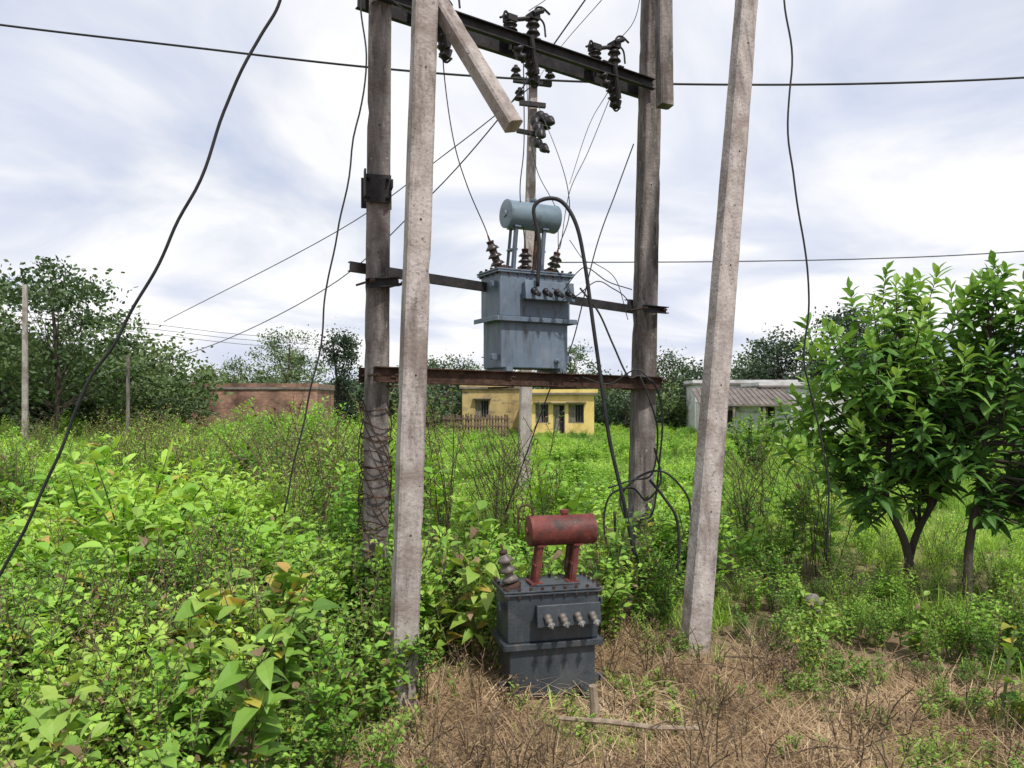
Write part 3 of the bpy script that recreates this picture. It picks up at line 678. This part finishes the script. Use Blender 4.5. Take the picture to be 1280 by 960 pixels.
T1=bushing(t1,(-.245,-.05,.72),(-.35,0,.9),.19,.057,'porc',3); T2=bushing(t1,(-.02,-.03,.72),(0,0,1),.15,.055,'porc',3); T3=bushing(t1,(.225,.0,.72),(.28,0,.95),.16,.055,'porc',3)
t2=transformer('ground_transformer',(.19,4.28,-.005),math.radians(14),.53,.29,.60,'grey','red',.915,.40,.087,.09,True,.96,1.07)
bushing(t2,(-.215,-.04,.615),(-.25,0,.95),.19,.052,'porcg',3)

# ---------------------------------------------------------------- wires
def wire(name, pts, r, mat='cable', n=6, sub=8, wob=0):
    P=cr([Vector(p) for p in pts],sub)
    if wob: P=[p+Vector((mnoise.noise(p*3)*wob,0,mnoise.noise(p*3+Vector((9,9,9)))*wob)) for p in P]
    e=empty(name); mb=MB(); tube(mb,P,r,n); mb.obj('conductor',[mat],e,True); return e
def SS(l,d): return [S(x,y,d) for x,y in l]
wire('overhead_wire',SS([(-500,-50),(-200,2),(0,31),(230,58),(450,83),(640,98),(840,105),(1060,105),(1280,97),(1500,80),(1800,50)],8.5),.012)
wire('service_cable',SS([(375,-120),(350,-10),(325,45),(280,140),(237,248),(192,340),(150,418),(112,472),(75,570),(35,655),(5,705),(-25,760)],3.7),.0075,wob=.02)
wire('hanging_wire',SS([(446,-60),(452,20),(455,100),(436,220),(412,330),(402,420),(388,490),(372,560),(355,640)],4.6),.0055,wob=.02)
wire('hanging_wire',SS([(975,-80),(980,0),(988,80),(984,180),(1000,280),(1010,365),(1008,440),(1020,520),(1033,600),(1033,700)],5.2),.0065,wob=.03)
wire('stay_wire',[S(760,-40,6.2),S(622,150,7.5),S(520,262,9),S(405,362,11),S(250,437,14),S(120,470,17)],.007,'wire')
wire('stay_wire',[S(668,105,12),S(560,190,13),S(420,290,15),S(205,402,20)],.009,'wire')
wire('stay_wire',[on(.84,4.1,0),S(735,160,8.5),S(712,230,11)],.004,'wire')
wire('stay_wire',[S(792,180,6.4),S(770,240,6.3),S(745,310,6.2),S(715,430,6.2),S(690,480,6.1),S(632,640,6.0)],.005)
wire('distant_line_wire',SS([(690,328),(900,327),(1100,323),(1280,314),(1600,290)],20),.016,'wire')
for k,(a,b) in enumerate([(402,445),(408,447),(414,449)]): wire('distant_line_wire',[S(-60,a-20,30),S(160,a,30),S(300,a+16,34),S(420,a+24,40)],.010,'wire',4)
wire('high_voltage_jumper',[on(.19,4.2,0),S(557,110,5.4),S(568,180,5.3),S(585,235,5.4),T1+Vector((-.03,0,.08)),T1],.0045)
wire('high_voltage_jumper',[on(.47,4.1,0.05),S(655,180,5.6),S(650,240,5.6),T2],.0045)
wire('high_voltage_jumper',[S(672,130,11),S(700,200,8),S(712,260,6.5),T3],.0045)
wire('high_voltage_jumper',[on(.49,4.0,0.02),S(662,160,5.6),S(672,215,5.6),S(695,262,5.8),T3],.003)
wire('high_voltage_jumper',[on(.83,4.0,0.02),S(735,190,6),S(712,240,5.9),T3+Vector((.02,0,.04)),T3],.003)
wire('high_voltage_jumper',[on(.505,4.5,0.0),S(690,-10,5.8),S(700,-60,5.8)],.003)
wire('high_voltage_jumper',[on(.85,4.45,0.0),S(795,20,6),S(805,-60,6)],.003)
wire('high_voltage_jumper',[S(668,105,12),S(700,60,9),S(752,0,7)],.004,'wire')
wire('high_voltage_jumper',[on(.19,4.3,0),S(520,20,5),S(450,-30,4.9)],.004)
wire('low_voltage_cable',SS([(672,358),(674,300),(667,262),(680,249),(702,252),(720,280),(731,330),(742,410),(752,480),(762,550),(778,620),(793,690),(808,735)],5.45),.015)
wire('low_voltage_cable',SS([(690,360),(715,372),(745,352),(765,360),(782,372),(790,390)],5.5),.004)
wire('low_voltage_cable',SS([(705,362),(722,340),(735,335),(760,352),(790,362)],5.5),.004)
wire('low_voltage_cable',SS([(712,300),(730,325),(745,330),(770,350),(785,400)],5.8),.003)
wire('low_voltage_cable',SS([(725,360),(748,390),(766,430),(785,470),(800,470),(818,480),(828,520),(824,580),(816,640),(800,650)],5.9),.008)
wire('low_voltage_cable',SS([(690,478),(720,470),(760,480),(795,462),(815,478)],5.85),.006)
wire('coiled_cable',SS([(782,650),(776,620),(800,595),(830,590),(858,618),(864,650),(868,700)],5.85),.009)
wire('coiled_cable',SS([(812,600),(830,622),(846,650),(848,700),(838,745)],5.8),.012)
wire('coiled_cable',SS([(765,700),(755,660),(762,620),(790,610),(808,625),(826,600),(818,560)],5.85),.008)
wire('coiled_cable',SS([(775,665),(785,720),(800,745),(830,752),(850,740)],5.7),.016)
wire('coiled_cable',SS([(760,610),(790,600),(815,592),(822,540),(812,500),(800,470)],5.8),.007)
wire('coiled_cable',SS([(768,640),(772,690),(792,730),(815,745)],5.6),.011)
e=empty('line_crossarm'); mb=MB(); mm=MB()
box(mm,(.32,11.95,6.55),(.62,.07,.08),RZ(.3)); box(mm,(.32,11.95,6.2),(.42,.06,.07),RZ(.3)); box(mm,(.30,11.95,5.75),(.5,.06,.06),RZ(.5))
for dx,z in((-.26,6.6),(.0,6.9),(.27,6.6),(-.2,6.25),(.2,5.8)): insul(mb,(.32+dx,11.93,z),(.32+dx,11.93,z+.2),.085,2)
insul(mb,(.42,11.9,6.0),(.62,11.5,5.75),.09,3); insul(mb,(.35,11.8,5.9),(.45,11.4,5.5),.09,3); insul(mb,(.38,11.9,5.6),(.55,11.6,5.35),.08,2)
mb.obj('line_insulators',['porcd'],e,True); mm.obj('crossarm_bars',['dark'],e)

# ---------------------------------------------------------------- small ground things
mb=MB(); tube(mb,[Vector((.40,3.72,-.03)),Vector((.40,3.72,.12)),Vector((.39,3.71,.22))],[.021,.023,.019],8); mb.obj('wooden_stake',['wood'])
mb=MB(); tube(mb,[Vector((.22,3.62,.10)),Vector((.45,3.58,.10)),Vector((.65,3.54,.09)),Vector((.86,3.53,.09))],[.010,.014,.013,.010],7); mb.obj('fallen_stick',['wood'])
mb=MB(); p=Vector((2.08,5.3,0)); lathe(mb,p,p+Vector((0,0,.26)),[(0,.03),(.55,.028),(.56,.045),(.62,.05),(.75,.03),(.76,.065),(.85,.06),(1,.02)],16); mb.obj('earthing_pipe_cap',['conc_d'],smooth=True)
mb=MB()
for k in range(34):
    b=Vector((.62+R.uniform(-.03,.03),3.95+R.uniform(-.1,.1),.04)); d=Vector((R.uniform(.2,1.2),R.uniform(-.5,.3),R.uniform(.15,.75))).normalized()
    blade(mb,b,d,R.uniform(.35,.55),.007,R.uniform(.5,.9),0,R.uniform(.7,1),6)
mb.obj('dry_reed_clump',['straw'])
mb=MB()
for k in range(34):
    p=Vector((R.uniform(-.4,2.0),R.uniform(3.1,4.7),.02)); d=rdir(0,14); l=R.uniform(.15,.55)
    tube(mb,cr([p,p+d*l*.5+Vector((0,0,R.uniform(.0,.04))),p+d*l],3),[R.uniform(.003,.006)]*7,4)
mb.obj('fallen_twigs',['stemd'])

# ---------------------------------------------------------------- buildings
def brickmat():
    m,N,L,B=nmat('weathered_brick'); tc=N.new('ShaderNodeTexCoord'); mp=N.new('ShaderNodeMapping'); mp.inputs['Rotation'].default_value=(math.radians(90),0,0)
    L.new(tc.outputs['Object'],mp.inputs[0]); b=N.new('ShaderNodeTexBrick'); L.new(mp.outputs[0],b.inputs['Vector'])
    b.inputs['Scale'].default_value=1; b.inputs['Brick Width'].default_value=.24; b.inputs['Row Height'].default_value=.085; b.inputs['Mortar Size'].default_value=.008
    b.inputs['Color1'].default_value=(.27,.14,.10,1); b.inputs['Color2'].default_value=(.17,.095,.075,1); b.inputs['Mortar'].default_value=(.22,.17,.14,1)
    n=N.new('ShaderNodeTexNoise'); n.inputs['Scale'].default_value=.9; n.inputs['Detail'].default_value=8; n.inputs['Roughness'].default_value=.7; L.new(tc.outputs['Object'],n.inputs['Vector'])
    r=ramp(N,[(.35,(.4,.38,.36)),(.5,(.95,.92,.9)),(.66,(1.7,1.7,1.65))]); L.new(n.outputs['Fac'],r.inputs[0])
    x=N.new('ShaderNodeMixRGB'); x.blend_type='MULTIPLY'; x.inputs[0].default_value=1; L.new(b.outputs[0],x.inputs[1]); L.new(r.outputs[0],x.inputs[2]); L.new(x.outputs[0],B.inputs['Base Color']); B.inputs['Roughness'].default_value=.95
    return m
M['brick']=brickmat()
M['yel']=surf('yellow_limewash',[(.3,(.42,.30,.10)),(.5,(.66,.50,.18)),(.8,(.75,.60,.28))],(1.2,1.2,.7),8,.9,.1,10,stains=((1,1,3),(.22,.18,.11),.6,.8))
M['yeld']=surf('faded_yellow_limewash',[(.3,(.24,.17,.08)),(.5,(.40,.30,.14)),(.8,(.5,.4,.22))],(1.2,1.2,.7),8,.9,.1,10,stains=((1,1,3),(.12,.10,.08),.5,.7))
M['wht']=surf('white_limewash',[(.3,(.34,.33,.34)),(.5,(.56,.56,.58)),(.8,(.72,.72,.74))],(1,1,.6),8,.9,.1,10,stains=((.9,.9,3),(.17,.15,.14),.53,.70))
M['slab']=surf('roof_slab',[(.3,(.10,.085,.08)),(.7,(.24,.21,.19))],(2,2,2),8,.9,.2,10)
M['tile']=surf('clay_roof_tiles',[(.3,(.09,.075,.07)),(.7,(.22,.19,.175))],(3,1,1),8,.9,.2,10)
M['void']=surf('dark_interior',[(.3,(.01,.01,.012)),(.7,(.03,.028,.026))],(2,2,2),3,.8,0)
M['frame']=surf('painted_timber',[(.3,(.10,.09,.08)),(.7,(.26,.23,.19))],(5,5,5),4,.7,0)
def house(name, loc, rz, W, D, Hh, wall, openings, over=.25, slab='slab', pitched=None, parapet=True):
    e=empty(name,loc,rz)
    mb=MB(); ops=sorted(openings); x=-W/2; th=.22; yf=-D/2
    for (ox,oz,ow,oh,kind) in ops:
        if ox-ow/2>x: box(mb,((x+ox-ow/2)/2,yf+th/2,Hh/2),(ox-ow/2-x,th,Hh))
        if oz>0.01: box(mb,(ox,yf+th/2,oz/2),(ow,th,oz))
        box(mb,(ox,yf+th/2,(oz+oh+Hh)/2),(ow,th,Hh-oz-oh)); x=ox+ow/2
    box(mb,((x+W/2)/2,yf+th/2,Hh/2),(W/2-x,th,Hh))
    box(mb,(-W/2+th/2,th/2,Hh/2),(th,D-th,Hh)); box(mb,(W/2-th/2,th/2,Hh/2),(th,D-th,Hh)); box(mb,(0,D/2-th/2,Hh/2),(W-2*th,th,Hh))
    mb.obj('walls',[wall],e)
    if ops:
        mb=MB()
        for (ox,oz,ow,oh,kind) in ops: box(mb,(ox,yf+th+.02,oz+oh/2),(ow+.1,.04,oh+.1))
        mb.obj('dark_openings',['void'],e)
        mb=MB()
        for (ox,oz,ow,oh,kind) in ops:
            for sx in(-1,1): box(mb,(ox+sx*(ow/2-.03),yf+.08,oz+oh/2),(.06,.08,oh-.01))
            box(mb,(ox,yf+.08,oz+oh-.035),(ow-.13,.08,.06))
            if kind=='w':
                box(mb,(ox,yf+.08,oz+.035),(ow-.13,.08,.06))
                for i in range(1,5): box(mb,(ox-ow/2+ow*i/5,yf+.08,oz+oh/2),(.02,.02,oh-.14))
                box(mb,(ox-ow*.25,yf+.14,oz+oh/2),(ow*.42,.03,oh-.14))
            else: box(mb,(ox-ow*.2,yf+.16,oz+oh*.48),(ow*.45,.04,oh*.93))
        mb.obj('window_and_door_frames',['frame'],e)
        mb=MB()
        for (ox,oz,ow,oh,kind) in ops: box(mb,(ox,yf-.2,oz+oh+.1),(ow+.3,.4,.06))
        mb.obj('sunshades',['slab'],e)
    mb=MB(); box(mb,(0,yf-.05,.18),(W+.1,.10,.36)); mb.obj('plinth',['slab'],e)
    mb=MB()
    if pitched:
        h,ov=pitched; pts=[(-W/2-ov,-D/2-ov-.7,Hh-.25),(W/2+ov,-D/2-ov-.7,Hh-.25),(W/2+ov,D/2,Hh+h),(-W/2-ov,D/2,Hh+h)]
        vs=[Vector(p) for p in pts]+[Vector(p)+Vector((0,0,.1)) for p in pts]
        mb.add(vs,[(3,2,1,0),(4,5,6,7),(0,1,5,4),(1,2,6,5),(2,3,7,6),(3,0,4,7)])
        n=int((W+2*ov)/.3)
        for i in range(n+1):
            x=-W/2-ov+(W+2*ov)*i/n; tube(mb,[Vector((x,-D/2-ov-.7,Hh-.14)),Vector((x,D/2,Hh+h+.11))],.05,6)
        mb.obj('tiled_roof',['tile'],e)
        mb=MB()
        for i in range(4): x=-W/2+W*i/3; box(mb,(x,-D/2-ov-.55,(Hh-.3)/2),(.14,.14,Hh-.3))
        mb.obj('porch_posts',['frame'],e)
    else:
        box(mb,(0,0,Hh+.06),(W+2*over,D+2*over,.12)); mb.obj('roof_slab',[slab],e)
        if parapet:
            mb=MB(); 
            box(mb,(0,-D/2-over+.1,Hh+.23),(W+2*over-.02,.12,.22)); box(mb,(-W/2-over+.1,.1,Hh+.23),(.12,D,.22)); box(mb,(W/2+over-.1,.1,Hh+.23),(.12,D,.22)); mb.obj('parapet',[wall],e)
    return e
house('brick_house',(-15.0,46,-.95),math.radians(4),7.6,6,3.15,'brick',[],.08)
house('yellow_house',(3.25,52,-1.05),math.radians(-5),4.5,5,3.0,'yel',[(-1.1,1.15,.85,1.25,'w'),(1.1,1.15,1.0,1.25,'w'),(0,.46,.75,1.9,'d')],.25)
house('yellow_house',(-1.4,57,-1.1),math.radians(4),4.6,5,3.5,'yeld',[(-.9,1.4,1.0,1.3,'w')],.2)
house('white_house',(14.0,47,-.95),math.radians(-8),5.0,4.4,2.45,'wht',[(1.2,.46,.8,1.75,'d'),(-1.0,1.2,.8,.8,'w')],.2,'slab',(.75,.25))
house('white_house',(19.2,51,-1.0),math.radians(-4),6.4,5,3.4,'wht',[(0,1.2,.9,.9,'w'),(-2,.46,.8,1.8,'d')],.2)
house('white_house',(16.8,57,-1.1),math.radians(-4),7.0,4,3.8,'wht',[],.2)
e=empty('timber_fence'); mb=MB()
for i in range(22): box(mb,(-3.6+i*.16,41+R.uniform(-.03,.03),.0+R.uniform(-.05,.05)),(.11,.03,1.6+R.uniform(-.1,.1)),RY(R.uniform(-.05,.05)))
for z in(-.2,.2,.6): box(mb,(-1.9,40.95,z),(3.6,.04,.08))
mb.obj('fence_boards',['fencew'],e)
pole('distant_utility_pole',(-13.95,22,-.5),(-13.95,22,4.9),.15,.12,.13,.10,.2,'conc',10,False)
pole('distant_utility_pole',(-12.5,25,-.5),(-12.5,25,3.05),.11,.09,.10,.09,.2,'conc_d',10,False)

# ---------------------------------------------------------------- world, sun, camera
w=bpy.data.worlds.new('World'); scene.world=w; w.use_nodes=True; N=w.node_tree.nodes; L=w.node_tree.links; bg=N['Background']
EL,AZ=math.radians(56),math.radians(150)
sky=N.new('ShaderNodeTexSky'); sky.sky_type='NISHITA'; sky.sun_disc=False; sky.sun_elevation=EL; sky.sun_rotation=AZ
tc=N.new('ShaderNodeTexCoord'); sp=N.new('ShaderNodeSeparateXYZ'); L.new(tc.outputs['Generated'],sp.inputs[0])
def mth(op,a,b):
    q=N.new('ShaderNodeMath'); q.operation=op
    for i,v in enumerate((a,b)):
        if isinstance(v,(int,float)): q.inputs[i].default_value=v
        else: L.new(v,q.inputs[i])
    return q.outputs[0]
zz=mth('ADD',mth('MAXIMUM',sp.outputs[2],0.0),.22); cx=mth('DIVIDE',sp.outputs[0],zz); cy=mth('DIVIDE',sp.outputs[1],zz)
cb=N.new('ShaderNodeCombineXYZ'); L.new(cx,cb.inputs[0]); L.new(cy,cb.inputs[1])
n1=N.new('ShaderNodeTexNoise'); n1.inputs['Scale'].default_value=1.15; n1.inputs['Detail'].default_value=7; n1.inputs['Roughness'].default_value=.52; n1.inputs['Distortion'].default_value=.7; L.new(cb.outputs[0],n1.inputs['Vector'])
cr1=ramp(N,[(.32,(6.2,6.9,8.7)),(.43,(7.8,8.2,9.4)),(.50,(9.2,9.4,10.0)),(.58,(11,11,11.1))]); L.new(n1.outputs['Fac'],cr1.inputs[0])
n2=N.new('ShaderNodeTexNoise'); n2.inputs['Scale'].default_value=.9; n2.inputs['Detail'].default_value=5; 
mpp=N.new('ShaderNodeMapping'); mpp.inputs['Location'].default_value=(3.3,1.7,0); L.new(cb.outputs[0],mpp.inputs[0]); L.new(mpp.outputs[0],n2.inputs['Vector'])
mr=N.new('ShaderNodeMapRange'); mr.inputs[1].default_value=.35; mr.inputs[2].default_value=.55; mr.inputs[3].default_value=.86; mr.inputs[4].default_value=1; L.new(n2.outputs['Fac'],mr.inputs[0])
mx=N.new('ShaderNodeMixRGB'); L.new(mr.outputs[0],mx.inputs[0]); L.new(sky.outputs[0],mx.inputs[1]); L.new(cr1.outputs[0],mx.inputs[2])
L.new(mx.outputs[0],bg.inputs[0]); bg.inputs[1].default_value=.1
sd=bpy.data.lights.new('sun','SUN'); sd.energy=4.2; sd.angle=math.radians(2.5); sd.color=(1,.95,.86); so=bpy.data.objects.new('sun',sd); scene.collection.objects.link(so)
dv=Vector((math.sin(AZ)*math.cos(EL),math.cos(AZ)*math.cos(EL),math.sin(EL))); so.rotation_euler=(-dv).to_track_quat('-Z','Y').to_euler()
scene.view_settings.view_transform='Standard'; scene.view_settings.look='None'; scene.view_settings.exposure=0
cd=bpy.data.cameras.new('camera'); cam=bpy.data.objects.new('camera',cd); scene.collection.objects.link(cam); cam.location=(0,0,H0); cam.rotation_euler=(math.radians(90),0,0)
cd.lens=27; cd.sensor_width=36; cd.shift_y=20/1280; cd.clip_end=3000; cd.clip_start=.05
scene.camera=cam
